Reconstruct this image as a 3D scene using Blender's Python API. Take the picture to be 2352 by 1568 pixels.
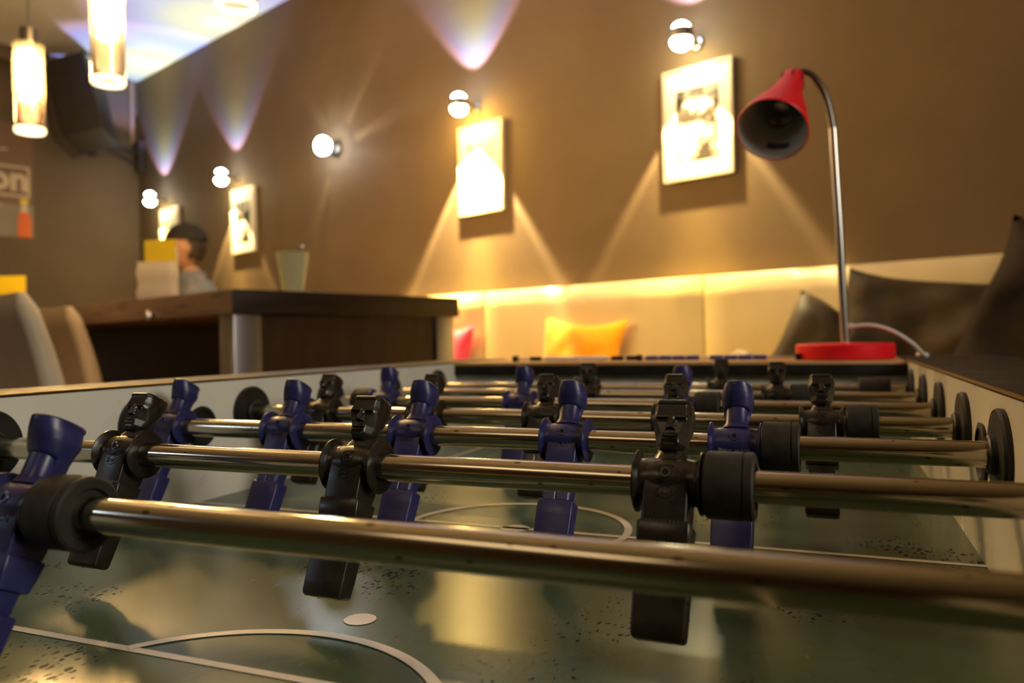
import bpy, bmesh, math, random
from mathutils import Vector, Matrix, noise
PI = math.pi
sc = bpy.context.scene
for o in list(bpy.data.objects): bpy.data.objects.remove(o)
col = sc.collection

# ------------------------------------------------------------ camera
CAM = Vector((0.6110, -0.2583, 0.1618)); YAW = 0.3891; PITCH = 0.0015; ROLL = -0.01703; FPX = 1803.3
F = Vector((-math.sin(YAW)*math.cos(PITCH), math.cos(YAW)*math.cos(PITCH), -math.sin(PITCH)))
r0 = Vector((math.cos(YAW), math.sin(YAW), 0)); u0 = r0.cross(F)
RT = r0*math.cos(ROLL) + u0*math.sin(ROLL); UP = -r0*math.sin(ROLL) + u0*math.cos(ROLL)
cd = bpy.data.cameras.new('camera'); cam = bpy.data.objects.new('camera', cd); col.objects.link(cam)
m = Matrix((RT, UP, -F)).transposed().to_4x4(); m.translation = CAM; cam.matrix_world = m
cd.sensor_width = 36; cd.lens = FPX/2352*36; cd.clip_start = 0.01; cd.clip_end = 60
cd.dof.use_dof = True; cd.dof.focus_distance = 0.50; cd.dof.aperture_fstop = 6.0; cd.dof.aperture_blades = 7
sc.camera = cam

# ------------------------------------------------------------ room axes (u along the long wall, v towards it)
TH = math.radians(70.3)
U = Vector((-math.sin(TH), math.cos(TH), 0)); V = Vector((math.cos(TH), math.sin(TH), 0))
FLOOR = -0.78; CEIL = 2.21; WV = 2.6; WU = 6.2
ORI = Vector((CAM.x, CAM.y, 0))
def R(u, v, z): return ORI + U*u + V*v + Vector((0, 0, z))
ROOM = Matrix(((U.x, V.x, 0, ORI.x), (U.y, V.y, 0, ORI.y), (0, 0, 1, 0), (0, 0, 0, 1)))
# note: (U, V, Z) is left handed, so room things use a right handed frame (V, U, Z)
def roomframe(u, v, z, turn=0):
    """frame whose local x runs along -U, local y towards the wall, local z up"""
    M = Matrix(((-U.x, V.x, 0, 0), (-U.y, V.y, 0, 0), (0, 0, 1, 0), (0, 0, 0, 1))).copy()
    M = M @ Matrix.Rotation(turn, 4, 'Z'); M.translation = R(u, v, z); return M

# ------------------------------------------------------------ world, exposure, lights
sc.view_settings.view_transform = 'Standard'; sc.view_settings.look = 'None'
sc.view_settings.gamma = 1; sc.view_settings.use_curve_mapping = False
sc.view_settings.exposure = -0.18
sc.cycles.use_denoising = True
sc.cycles.max_bounces = 6; sc.cycles.diffuse_bounces = 3; sc.cycles.glossy_bounces = 4
sc.cycles.transmission_bounces = 6; sc.cycles.transparent_max_bounces = 8
sc.cycles.caustics_reflective = False; sc.cycles.caustics_refractive = False
sc.cycles.sample_clamp_indirect = 4
w = bpy.data.worlds.new('world'); sc.world = w; w.use_nodes = True
w.node_tree.nodes['Background'].inputs[0].default_value = (1.0, 0.72, 0.45, 1)
w.node_tree.nodes['Background'].inputs[1].default_value = 0.02

def area(name, loc, target, sx, sy, e, c):
    d = bpy.data.lights.new(name, 'AREA'); d.shape = 'RECTANGLE'; d.size = sx; d.size_y = sy; d.energy = e; d.color = c; d.spread = math.radians(120)
    o = bpy.data.objects.new(name, d); col.objects.link(o); o.location = loc
    o.rotation_euler = (Vector(target)-Vector(loc)).to_track_quat('-Z', 'Y').to_euler(); return o
def point(name, loc, e, c, rad=0.03):
    d = bpy.data.lights.new(name, 'POINT'); d.energy = e; d.color = c; d.shadow_soft_size = rad
    o = bpy.data.objects.new(name, d); col.objects.link(o); o.location = loc; return o
point('warm_fill_light', R(3.9, 0.25, 1.25), 10, (1.0, 0.66, 0.30), .06)  # added unseen warm light for the ceiling, left wall and chairs
# unseen area lights from the right and cool from behind left, plus added overhead fill
area('unseen_side_light', (2.45, -0.25, 1.15), (0.0, 0.3, 0.0), 0.8, 0.9, 17, (1.0, 0.91, 0.74))
area('unseen_side_light', R(2.6, -2.6, 1.5), (0.3, 0.2, 0.1), 0.22, 0.22, 2, (0.66, 0.80, 1.0))
area('overhead_fill_light', R(0.4, -1.6, 2.1), R(0.3, -1.2, 0), 1.2, 0.5, 4, (1.0, 0.72, 0.42))
area('overhead_fill_light', R(3.0, 0.3, 2.15), R(3.0, 0.5, 0), 1.6, 0.6, 7, (1.0, 0.66, 0.32))
area('overhead_fill_light', R(4.6, -0.9, 2.15), R(4.6, -0.5, 0), 1.2, 0.6, 14, (1.0, 0.68, 0.34))

# ------------------------------------------------------------ materials
def mat(name, c=(.5, .5, .5), rough=.5, metal=0, spec=.5, trans=0, ior=1.45, emit=None, es=0, coat=0, sheen=0):
    m = bpy.data.materials.new(name); m.use_nodes = True; b = m.node_tree.nodes['Principled BSDF']
    i = b.inputs
    i['Base Color'].default_value = (*c, 1); i['Roughness'].default_value = rough; i['Metallic'].default_value = metal
    i['Specular IOR Level'].default_value = spec; i['Transmission Weight'].default_value = trans; i['IOR'].default_value = ior
    i['Coat Weight'].default_value = coat; i['Sheen Weight'].default_value = sheen
    if emit: i['Emission Color'].default_value = (*emit, 1); i['Emission Strength'].default_value = es
    return m
def nodes(m): return m.node_tree.nodes, m.node_tree.links, m.node_tree.nodes['Principled BSDF']
def noisy(m, c1, c2, scale, detail=4, bump=0, bdist=.002, rough=None, coord='Object', stretch=(1, 1, 1), lo=.35, hi=.65):
    N, L, b = nodes(m)
    tc = N.new('ShaderNodeTexCoord'); mp = N.new('ShaderNodeMapping'); mp.inputs['Scale'].default_value = stretch
    nz = N.new('ShaderNodeTexNoise'); nz.inputs['Scale'].default_value = scale; nz.inputs['Detail'].default_value = detail
    L.new(tc.outputs[coord], mp.inputs[0]); L.new(mp.outputs[0], nz.inputs['Vector'])
    rp = N.new('ShaderNodeValToRGB'); rp.color_ramp.elements[0].position = lo; rp.color_ramp.elements[1].position = hi
    rp.color_ramp.elements[0].color = (*c1, 1); rp.color_ramp.elements[1].color = (*c2, 1)
    L.new(nz.outputs['Fac'], rp.inputs[0]); L.new(rp.outputs[0], b.inputs['Base Color'])
    if rough:
        mr = N.new('ShaderNodeMapRange'); mr.inputs['To Min'].default_value = rough[0]; mr.inputs['To Max'].default_value = rough[1]
        mr.inputs['From Min'].default_value = .3; mr.inputs['From Max'].default_value = .7
        L.new(nz.outputs['Fac'], mr.inputs[0]); L.new(mr.outputs[0], b.inputs['Roughness'])
    if bump:
        bp = N.new('ShaderNodeBump'); bp.inputs['Strength'].default_value = bump; bp.inputs['Distance'].default_value = bdist
        L.new(nz.outputs['Fac'], bp.inputs['Height']); L.new(bp.outputs[0], b.inputs['Normal'])
    return m
M = {}
M['wall'] = noisy(mat('taupe wall paint', rough=.75, spec=.25), (.138, .096, .055), (.158, .109, .063), 3, bump=.1)
M['wall_left'] = noisy(mat('dark taupe wall paint', rough=.8, spec=.2), (.125, .096, .066), (.14, .107, .074), 3, bump=.1)
M['ceiling'] = noisy(mat('white ceiling paint', rough=.9, spec=.1), (.74, .71, .66), (.79, .76, .71), 2)
M['floor'] = noisy(mat('dark wood floor', rough=.35), (.05, .028, .015), (.10, .06, .03), 4, stretch=(8, 1, 1))
M['panel_white'] = noisy(mat('white laminate', rough=.28, spec=.5), (.62, .60, .53), (.67, .645, .57), 9, rough=(.22, .38))
M['black_lam'] = noisy(mat('black laminate', rough=.5, spec=.2), (.010, .009, .008), (.018, .016, .014), 30, rough=(.42, .55))
M['gold'] = mat('brushed gold metal', (.55, .36, .13), .35, 1)
M['cup_black'] = noisy(mat('black moulded plastic', rough=.42, spec=.45), (.008, .0075, .006), (.014, .012, .010), 60, rough=(.4, .55))
M['player_black'] = noisy(mat('black player plastic', rough=.3, spec=.5), (.010, .008, .006), (.017, .013, .009), 90, rough=(.22, .36), bump=.06, bdist=.0006)
M['player_blue'] = noisy(mat('navy player plastic', rough=.33, spec=.5), (.014, .015, .074), (.021, .022, .104), 90, rough=(.27, .42), bump=.06, bdist=.0006)
M['bumper'] = noisy(mat('black rubber', rough=.6, spec=.35), (.013, .012, .009), (.022, .020, .015), 120, bump=.12, bdist=.0006)
M['hole'] = mat('dark hole', (.004, .0035, .003), .8)
M['line'] = noisy(mat('white pitch marking', rough=.3), (.60, .57, .52), (.68, .65, .60), 60)

# worn steel tube: streaks along the rod, small dark pits
m = mat('worn steel tube', (.6, .56, .5), .2, 1); N, L, b = nodes(m)
tc = N.new('ShaderNodeTexCoord'); mp = N.new('ShaderNodeMapping'); mp.inputs['Scale'].default_value = (1.5, 60, 60)
nz = N.new('ShaderNodeTexNoise'); nz.inputs['Scale'].default_value = 4; nz.inputs['Detail'].default_value = 6
L.new(tc.outputs['Object'], mp.inputs[0]); L.new(mp.outputs[0], nz.inputs['Vector'])
mr = N.new('ShaderNodeMapRange'); mr.inputs['From Min'].default_value = .3; mr.inputs['From Max'].default_value = .7
mr.inputs['To Min'].default_value = .09; mr.inputs['To Max'].default_value = .19
L.new(nz.outputs['Fac'], mr.inputs[0]); L.new(mr.outputs[0], b.inputs['Roughness'])
vo = N.new('ShaderNodeTexVoronoi'); vo.inputs['Scale'].default_value = 130; mp2 = N.new('ShaderNodeMapping'); mp2.inputs['Scale'].default_value = (.5, 1, 1)
L.new(tc.outputs['Object'], mp2.inputs[0]); L.new(mp2.outputs[0], vo.inputs['Vector'])
n2 = N.new('ShaderNodeTexNoise'); n2.inputs['Scale'].default_value = 14; L.new(tc.outputs['Object'], n2.inputs['Vector'])
ma = N.new('ShaderNodeMath'); ma.operation = 'MULTIPLY_ADD'; ma.inputs[1].default_value = -.55; ma.inputs[2].default_value = .38
L.new(n2.outputs['Fac'], ma.inputs[0])
lt = N.new('ShaderNodeMath'); lt.operation = 'LESS_THAN'; L.new(vo.outputs['Distance'], lt.inputs[0]); L.new(ma.outputs[0], lt.inputs[1])
mx = N.new('ShaderNodeMix'); mx.data_type = 'RGBA'; mx.inputs['A'].default_value = (.42, .385, .31, 1); mx.inputs['B'].default_value = (.14, .11, .08, 1)
L.new(lt.outputs[0], mx.inputs['Factor']); L.new(mx.outputs['Result'], b.inputs['Base Color'])
M['rod'] = m

# green pitch: dull sheen, worn dark scuffs and pale nicks
m = mat('green playing surface', (.06, .1, .055), .3, 0, .65); N, L, b = nodes(m)
tc = N.new('ShaderNodeTexCoord')
nz = N.new('ShaderNodeTexNoise'); nz.inputs['Scale'].default_value = 14; nz.inputs['Detail'].default_value = 8; L.new(tc.outputs['Object'], nz.inputs['Vector'])
rp = N.new('ShaderNodeValToRGB'); rp.color_ramp.elements[0].position = .3; rp.color_ramp.elements[1].position = .7
rp.color_ramp.elements[0].color = (.040, .078, .048, 1); rp.color_ramp.elements[1].color = (.054, .092, .054, 1)
L.new(nz.outputs['Fac'], rp.inputs[0])
def specks(scale, thr, stretch, base, cspeck, patch, pk):
    mp = N.new('ShaderNodeMapping'); mp.inputs['Scale'].default_value = stretch; mp.inputs['Rotation'].default_value = (0, 0, .5)
    wn = N.new('ShaderNodeTexNoise'); wn.inputs['Scale'].default_value = 160; L.new(tc.outputs['Object'], wn.inputs['Vector'])
    ad = N.new('ShaderNodeVectorMath'); ad.operation = 'MULTIPLY_ADD'; ad.inputs[1].default_value = (.006, .006, 0)
    L.new(wn.outputs['Color'], ad.inputs[0]); L.new(tc.outputs['Object'], ad.inputs[2]); L.new(ad.outputs[0], mp.inputs[0])
    vo = N.new('ShaderNodeTexVoronoi'); vo.voronoi_dimensions = '2D'; vo.inputs['Scale'].default_value = scale; L.new(mp.outputs[0], vo.inputs['Vector'])
    pn = N.new('ShaderNodeTexNoise'); pn.inputs['Scale'].default_value = patch; L.new(tc.outputs['Object'], pn.inputs['Vector'])
    sx = N.new('ShaderNodeSeparateColor'); L.new(vo.outputs['Color'], sx.inputs[0])
    t = N.new('ShaderNodeMath'); t.operation = 'MULTIPLY'; t.inputs[1].default_value = thr; L.new(sx.outputs[0], t.inputs[0])
    t2 = N.new('ShaderNodeMapRange'); t2.inputs['From Min'].default_value = pk; t2.inputs['From Max'].default_value = pk+.12; L.new(pn.outputs['Fac'], t2.inputs[0])
    t3 = N.new('ShaderNodeMath'); t3.operation = 'MULTIPLY'; L.new(t.outputs[0], t3.inputs[0]); L.new(t2.outputs[0], t3.inputs[1])
    sb = N.new('ShaderNodeMath'); sb.operation = 'SUBTRACT'; L.new(t3.outputs[0], sb.inputs[0]); L.new(vo.outputs['Distance'], sb.inputs[1])
    fc = N.new('ShaderNodeMapRange'); fc.inputs['From Min'].default_value = 0; fc.inputs['From Max'].default_value = .05; L.new(sb.outputs[0], fc.inputs[0])
    mx = N.new('ShaderNodeMix'); mx.data_type = 'RGBA'; L.new(fc.outputs[0], mx.inputs['Factor']); L.new(base, mx.inputs['A']); mx.inputs['B'].default_value = (*cspeck, 1)
    return mx.outputs['Result'], fc.outputs[0]
c1, f1 = specks(230, .40, (1, .55, 1), rp.outputs[0], (.012, .013, .008), 7, .50)
c2, f2 = specks(95, .15, (1, .4, 1), c1, (.10, .11, .075), 9, .5)
L.new(c2, b.inputs['Base Color'])
sm = N.new('ShaderNodeMapRange'); sm.inputs['To Min'].default_value = .65; sm.inputs['To Max'].default_value = .05; L.new(f1, sm.inputs[0]); L.new(sm.outputs[0], b.inputs['Specular IOR Level'])
rr = N.new('ShaderNodeMapRange'); rr.inputs['To Min'].default_value = .25; rr.inputs['To Max'].default_value = .33; L.new(f1, rr.inputs[0])
r2 = N.new('ShaderNodeMath'); r2.operation = 'ADD'; L.new(rr.outputs[0], r2.inputs[0])
n3 = N.new('ShaderNodeMapRange'); n3.inputs['To Min'].default_value = -.01; n3.inputs['To Max'].default_value = .03; L.new(nz.outputs['Fac'], n3.inputs[0]); L.new(n3.outputs[0], r2.inputs[1])
L.new(r2.outputs[0], b.inputs['Roughness'])
M['field'] = m

M['red'] = mat('red lacquer', (.72, .004, .014), .42, 0, .5)
M['shade_in'] = noisy(mat('white shade lining', rough=.5), (.74, .74, .70), (.8, .8, .75), 20)
M['chrome'] = mat('brushed metal', (.55, .53, .5), .28, 1)
M['goose'] = mat('dark flexible steel', (.16, .15, .13), .35, 1)
M['glass'] = mat('clear glass', (1, 1, 1), .03, 0, .5, 1, 1.45)
M['cable'] = mat('pale grey cable', (.6, .56, .5), .5)
M['sticker'] = mat('dark sticker', (.07, .08, .09), .5)
M['leather'] = noisy(mat('cream leather', rough=.42, spec=.45), (.68, .565, .33), (.74, .62, .37), 5, bump=.12, bdist=.003, rough=(.36, .5))
M['chair_leather'] = noisy(mat('beige chair leather', rough=.45), (.60, .53, .40), (.66, .58, .44), 6, bump=.1, bdist=.002)
M['chair_side'] = noisy(mat('tan chair leather', rough=.45), (.60, .44, .25), (.66, .49, .29), 6, bump=.1, bdist=.002)
M['wood_dark'] = noisy(mat('dark stained wood', rough=.35), (.016, .008, .004), (.028, .014, .006), 5, stretch=(1, 1, 9), rough=(.3, .42))
M['wood_reflect'] = noisy(mat('brown wood with painted reflection', rough=.3), (.22, .14, .085), (.28, .18, .11), 5, stretch=(1, 9, 9), rough=(.24, .36))  # base colour raised in place of a bright reflection on the front face
M['wood_side'] = noisy(mat('walnut panel', rough=.4), (.032, .014, .005), (.050, .023, .009), 6, stretch=(6, 6, 1))
M['wood_light'] = noisy(mat('pale wood', rough=.5), (.45, .26, .10), (.52, .31, .13), 8, stretch=(1, 6, 1))
M['steel'] = mat('satin steel', (.55, .56, .6), .3, 1)
M['yellow_fab'] = noisy(mat('yellow cotton', rough=.85, spec=.2, sheen=.3), (.84, .33, .002), (.88, .37, .004), 40, bump=.15, bdist=.002)
M['pink_fab'] = noisy(mat('pink cotton', rough=.85, spec=.2, sheen=.3), (.62, .05, .14), (.68, .065, .17), 40, bump=.15, bdist=.002)
M['olive_fab'] = noisy(mat('dark olive satin', rough=.6, spec=.25), (.050, .038, .022), (.085, .062, .035), 9, bump=.35, bdist=.012)
M['dark_fab'] = noisy(mat('dark brown cloth', rough=.75, spec=.2), (.022, .015, .008), (.034, .023, .013), 9, bump=.35, bdist=.012)
M['tan_fab'] = noisy(mat('crumpled tan satin', rough=.5, sheen=.3), (.22, .16, .085), (.30, .22, .12), 9, bump=.35, bdist=.012)
M['tan_piping'] = mat('tan piping', (.30, .20, .09), .6)
M['frame_w'] = mat('pale frame', (.62, .55, .42), .4)
M['mount'] = mat('white mount board', (.85, .83, .76), .6)
M['card_y'] = mat('yellow card', (.86, .62, .012), .45)
M['paper_w'] = noisy(mat('white paper', rough=.55), (.90, .86, .78), (.94, .90, .82), 12)
N, L, b = nodes(M['paper_w']); tl_ = N.new('ShaderNodeBsdfTranslucent'); tl_.inputs[0].default_value = (1, .93, .78, 1); ms = N.new('ShaderNodeMixShader'); ms.inputs[0].default_value = .5
L.new(b.outputs[0], ms.inputs[1]); L.new(tl_.outputs[0], ms.inputs[2]); L.new(ms.outputs[0], N['Material Output'].inputs[0])
M['ink'] = mat('dark ink', (.05, .04, .03), .6)
M['speaker'] = noisy(mat('black speaker cabinet', rough=.6), (.018, .015, .012), (.028, .023, .018), 50)
M['grille'] = noisy(mat('brown speaker grille', rough=.8), (.030, .018, .008), (.04, .025, .011), 200)
M['pipe'] = mat('painted conduit', (.42, .30, .22), .5)
M['poster'] = noisy(mat('brown poster paper', rough=.5), (.15, .095, .065), (.18, .115, .08), 3)
M['poster_grey'] = noisy(mat('grey poster paper', rough=.5), (.22, .19, .15), (.26, .225, .18), 3)
M['cream_ink'] = mat('cream ink', (.62, .52, .42), .6)
M['orange_ink'] = mat('orange ink', (.75, .16, .02), .5)
M['mug'] = mat('pale green glass', (.50, .56, .36), .25, 0, .5, .1)
M['spoon'] = mat('spoon steel', (.55, .42, .34), .25, 1)
M['skin'] = noisy(mat('skin', rough=.5), (.42, .22, .13), (.46, .25, .15), 20)
M['hair'] = noisy(mat('dark brown hair', rough=.6), (.018, .010, .006), (.03, .018, .01), 60, bump=.3, bdist=.002)
M['cap'] = noisy(mat('black cap cloth', rough=.8), (.010, .008, .006), (.016, .013, .010), 60, bump=.2, bdist=.001)
M['shirt'] = noisy(mat('grey blue shirt', rough=.85), (.12, .135, .155), (.155, .17, .19), 40, bump=.25, bdist=.003)
M['jeans'] = noisy(mat('dark jeans', rough=.85), (.02, .028, .05), (.03, .04, .07), 60)
M['counter_w'] = mat('white counter bead', (.75, .72, .68), .35)
M['counter_b'] = mat('blue counter bead', (.06, .06, .25), .35)
M['tube_glow'] = mat('glowing lamp tube', (1, .9, .7), .5, emit=(1.0, .70, .32), es=620)
M['lens_w'] = mat('lit warm lens', (1, 1, 1), .3, emit=(1.0, .86, .48), es=120)
M['lens_y'] = mat('lit yellow lens', (1, 1, 1), .3, emit=(1.0, .64, .15), es=330)
M['lens_c'] = mat('lit cool lens', (1, 1, 1), .3, emit=(.80, .92, 1.0), es=60)
M['filament'] = mat('rose glass insert', (.80, .30, .20), .4, trans=.3, emit=(1.0, .42, .25), es=2.0)
m = mat('thin lamp glass', (1, .93, .8), .08); N, L, b = nodes(m)
tr = N.new('ShaderNodeBsdfTransparent'); tr.inputs[0].default_value = (1, .93, .80, 1); gl = N.new('ShaderNodeBsdfGlossy'); gl.inputs['Roughness'].default_value = .12
lw = N.new('ShaderNodeLayerWeight'); lw.inputs[0].default_value = .35; ms = N.new('ShaderNodeMixShader')
L.new(lw.outputs['Facing'], ms.inputs[0]); L.new(tr.outputs[0], ms.inputs[1]); L.new(gl.outputs[0], ms.inputs[2]); tl_ = N.new('ShaderNodeBsdfTranslucent'); tl_.inputs[0].default_value = (1, .85, .6, 1); m2 = N.new('ShaderNodeMixShader'); m2.inputs[0].default_value = .02
L.new(ms.outputs[0], m2.inputs[1]); L.new(tl_.outputs[0], m2.inputs[2]); L.new(m2.outputs[0], N['Material Output'].inputs[0])
M['lamp_glass'] = m
M['lamp_ring'] = mat('frosted glass rim', (1, .95, .8), .4, emit=(1.0, .80, .45), es=2.6)
m = mat('black and white photograph', rough=.25); N, L, b = nodes(m)
noisy(m, (.03, .025, .02), (.62, .58, .5), 9, detail=3, lo=.46, hi=.60); M['photo'] = m
m = mat('pale drawing', rough=.25); noisy(m, (.45, .33, .12), (.80, .76, .62), 12, detail=3, lo=.38, hi=.5, stretch=(1, 1, .5)); M['drawing'] = m

# ------------------------------------------------------------ mesh helpers
def lk(name, me, m, parent=None, smooth=30):
    o = bpy.data.objects.new(name, me); col.objects.link(o)
    if m: me.materials.append(M[m] if isinstance(m, str) else m)
    if parent: o.parent = parent
    if smooth is not None:
        me.polygons.foreach_set('use_smooth', [True]*len(me.polygons))
        try: me.set_sharp_from_angle(angle=math.radians(smooth))
        except Exception: pass
    return o
def mk(name, bm, m, parent=None, smooth=30):
    bmesh.ops.recalc_face_normals(bm, faces=bm.faces)
    me = bpy.data.meshes.new(name); bm.to_mesh(me); bm.free(); return lk(name, me, m, parent, smooth)
def box(bm, x0, x1, y0, y1, z0, z1, bev=0, seg=2):
    vs = [bm.verts.new((x, y, z)) for x in (x0, x1) for y in (y0, y1) for z in (z0, z1)]
    fs = [bm.faces.new([vs[i] for i in f]) for f in ((0, 1, 3, 2), (4, 6, 7, 5), (0, 4, 5, 1), (2, 3, 7, 6), (0, 2, 6, 4), (1, 5, 7, 3))]
    if bev:
        es = list({e for f in fs for e in f.edges})
        bmesh.ops.bevel(bm, geom=es, offset=bev, segments=seg, profile=.6, affect='EDGES')
def BM(): return bmesh.new()
def boxo(name, b, m, parent=None, bev=0, smooth=30):
    bm = BM(); box(bm, *b, bev); return mk(name, bm, m, parent, smooth)
def loft(bm, rings, cap=True, closed=True):
    R_ = [[bm.verts.new(p) for p in r] for r in rings]; n = len(R_[0])
    for a, b in zip(R_, R_[1:]):
        for i in range(n if closed else n-1):
            j = (i+1) % n; bm.faces.new((a[i], a[j], b[j], b[i]))
    if cap and closed: bm.faces.new(R_[0][::-1]); bm.faces.new(R_[-1])
def rrect(w_, d_, z, r=.002, cx=0, cy=0, n=3):
    p = []; r = min(r, w_/2-1e-5, d_/2-1e-5)
    for sx, sy, a0 in ((1, 1, 0), (-1, 1, 90), (-1, -1, 180), (1, -1, 270)):
        for k in range(n+1):
            a = math.radians(a0+90*k/n); p.append((cx+sx*(w_/2-r)+r*math.cos(a), cy+sy*(d_/2-r)+r*math.sin(a), z))
    return p
def lathe(bm, prof, axis='Z', n=32, o=(0, 0, 0), cap=True):
    rings = []
    for r_, t in prof:
        ring = []
        for i in range(n):
            a = 2*PI*i/n; c, s = r_*math.cos(a), r_*math.sin(a)
            p = {'Z': (c, s, t), 'X': (t, c, s), 'Y': (c, t, s)}[axis]
            ring.append((p[0]+o[0], p[1]+o[1], p[2]+o[2]))
        rings.append(ring)
    loft(bm, rings, cap)
def tube(bm, pts, rad, n=12, cap=True):
    pts = [Vector(p) for p in pts]; rad = rad if isinstance(rad, (list, tuple)) else [rad]*len(pts)
    rings = []; ref = None
    for i, p in enumerate(pts):
        t = (pts[min(i+1, len(pts)-1)]-pts[max(i-1, 0)]).normalized()
        if ref is None: ref = Vector((0, 0, 1)) if abs(t.z) < .9 else Vector((1, 0, 0))
        a = (ref - t*ref.dot(t)).normalized(); b_ = t.cross(a); ref = a
        rings.append([p+(a*math.cos(2*PI*k/n)+b_*math.sin(2*PI*k/n))*rad[i] for k in range(n)])
    loft(bm, rings, cap)
def bez(pts, n=10):
    """catmull-rom through the points"""
    P = [Vector(p) for p in pts]; P = [P[0]*2-P[1]]+P+[P[-1]*2-P[-2]]; out = []
    for i in range(1, len(P)-2):
        for k in range(n):
            t = k/n; a, b_, c, d = P[i-1:i+3]
            out.append(.5*((2*b_)+(c-a)*t+(2*a-5*b_+4*c-d)*t*t+(3*b_-a-3*c+d)*t**3))
    out.append(P[-2]); return out
def empty(name, label, cat, Mx=None, group=None):
    o = bpy.data.objects.new(name, None); col.objects.link(o); o.empty_display_size = .05
    if Mx is not None: o.matrix_world = Mx
    tag(o, label, cat, group); return o
def tag(o, label=None, cat=None, group=None, kind=None):
    if label: o['label'] = label
    if cat: o['category'] = cat
    if group: o['group'] = group
    if kind: o['kind'] = kind
    return o
def dup(o, parent=None):
    c = o.copy(); col.objects.link(c)
    if parent: c.parent = parent; c.matrix_parent_inverse = o.matrix_parent_inverse.copy()
    for ch in list(o.children): dup(ch, c)
    return c
def text_mesh(name, body, size, depth, m, parent, Mx, font=None, bold=0):
    cu = bpy.data.curves.new(name, 'FONT'); cu.body = body; cu.size = size; cu.extrude = depth; cu.align_x = 'CENTER'; cu.align_y = 'CENTER'
    cu.offset = bold; cu.resolution_u = 3
    t = bpy.data.objects.new(name, cu); col.objects.link(t); bpy.context.view_layer.update()
    me = bpy.data.meshes.new_from_object(t); bpy.data.objects.remove(t)
    o = lk(name, me, m, parent, None); o.matrix_local = Mx; return o

# ------------------------------------------------------------ room shell
def struct(name, bm, m, Mx=None):
    o = mk(name, bm, m, None, None); o['kind'] = 'structure'
    if Mx is not None: o.matrix_world = Mx
    return o
RF = roomframe(0, 0, 0)     # local x = -u, local y = v
U0, V0 = -2.6, -3.6
bm = BM(); box(bm, -WU-.1, -U0, WV, WV+.1, FLOOR, CEIL); struct('wall_back', bm, 'wall', RF)
bm = BM(); box(bm, -WU-.1, -WU, V0, WV, FLOOR, CEIL); struct('wall_left', bm, 'wall_left', RF)
bm = BM(); box(bm, -U0, -U0+.1, V0, WV+.1, FLOOR, CEIL); struct('wall_right', bm, 'wall_left', RF)
bm = BM(); box(bm, -WU-.1, -U0+.1, V0-.1, V0, FLOOR, CEIL); struct('wall_front', bm, 'wall_left', RF)
bm = BM(); box(bm, -WU-.1, -U0+.1, V0-.1, WV+.1, FLOOR-.1, FLOOR); struct('floor', bm, 'floor', RF)
bm = BM(); box(bm, -WU-.1, -U0+.1, V0-.1, WV+.1, CEIL, CEIL+.1); struct('ceiling', bm, 'ceiling', RF)
# dark bulkhead under the ceiling beside the speaker
bm = BM(); box(bm, -WU, -WU+.16, V0, 2.05, CEIL-.10, CEIL); struct('trim_1', bm, 'wall_left', RF)

# ------------------------------------------------------------ table football table
TW = .7064; YN = -.30; YE = .9776; ZR = .1243; RH = .0865
ft = empty('foosball_table', 'football table with green pitch, white inner walls and black rims filling the foreground', 'foosball table', Matrix.Translation((0, 0, 0)))
bm = BM(); box(bm, -.004, TW+.004, YN, YE+.004, -.02, 0); mk('playing_field', bm, 'field', ft, None)
# markings, one part per marking
ZL = .0004
def strip(name, pts, wd, closed=False):
    ZL = .0007 if name in ('penalty_arc', 'centre_circle') else .0004; bm = BM(); n = len(pts); A = []; B = []
    for i, p in enumerate(pts):
        p = Vector((p[0], p[1])); a = Vector(pts[(i-1) % n] if (closed or i) else pts[0]); b_ = Vector(pts[(i+1) % n] if (closed or i < n-1) else pts[-1])
        t = (b_-a).normalized(); q = Vector((-t.y, t.x))*wd/2
        A.append(bm.verts.new((p.x+q.x, p.y+q.y, ZL))); B.append(bm.verts.new((p.x-q.x, p.y-q.y, ZL)))
    for i in range(n if closed else n-1):
        j = (i+1) % n; bm.faces.new((A[i], A[j], B[j], B[i]))
    return mk(name, bm, 'line', ft, None)
def disc(name, x, y, r_):
    bm = BM(); bm.faces.new([bm.verts.new((x+r_*math.cos(2*PI*i/40), y+r_*math.sin(2*PI*i/40), ZL)) for i in range(40)]); return mk(name, bm, 'line', ft, None)
CY = .3665; CX = TW/2
strip('centre_line', [(0, CY), (TW, CY)], .0065)
strip('centre_circle', [(CX+.098*math.cos(a*PI/48), CY+.098*math.sin(a*PI/48)) for a in range(96)], .0065, True)
disc('centre_spot', CX+.002, CY-.001, .0125)
for s, y0, nm in ((1, .0515, 'near'), (-1, 2*CY-.0515, 'far')):
    ln = strip('penalty_line', [(.115, y0-s*.25 if s > 0 else YE), (.1151, y0), (.5899, y0), (.59, y0-s*.25 if s > 0 else YE)], .0062)
    cy = y0-s*.0595; rr = .112
    a0 = math.asin(.0595/rr); strip('penalty_arc', [(CX+rr*math.cos(a0+(PI-2*a0)*k/50), cy+s*rr*math.sin(a0+(PI-2*a0)*k/50)) for k in range(51)], .0062)
    disc('penalty_spot', CX-.001, y0+s*.080, .0095)
# walls of the playing box
for nm, x0, x1 in (('side_wall', -.018, 0), ('side_wall', TW, TW+.018)):
    boxo(nm, (x0, x1, YN, YE+.2, -.02, ZR-.0012), 'panel_white', ft, smooth=None)
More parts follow.
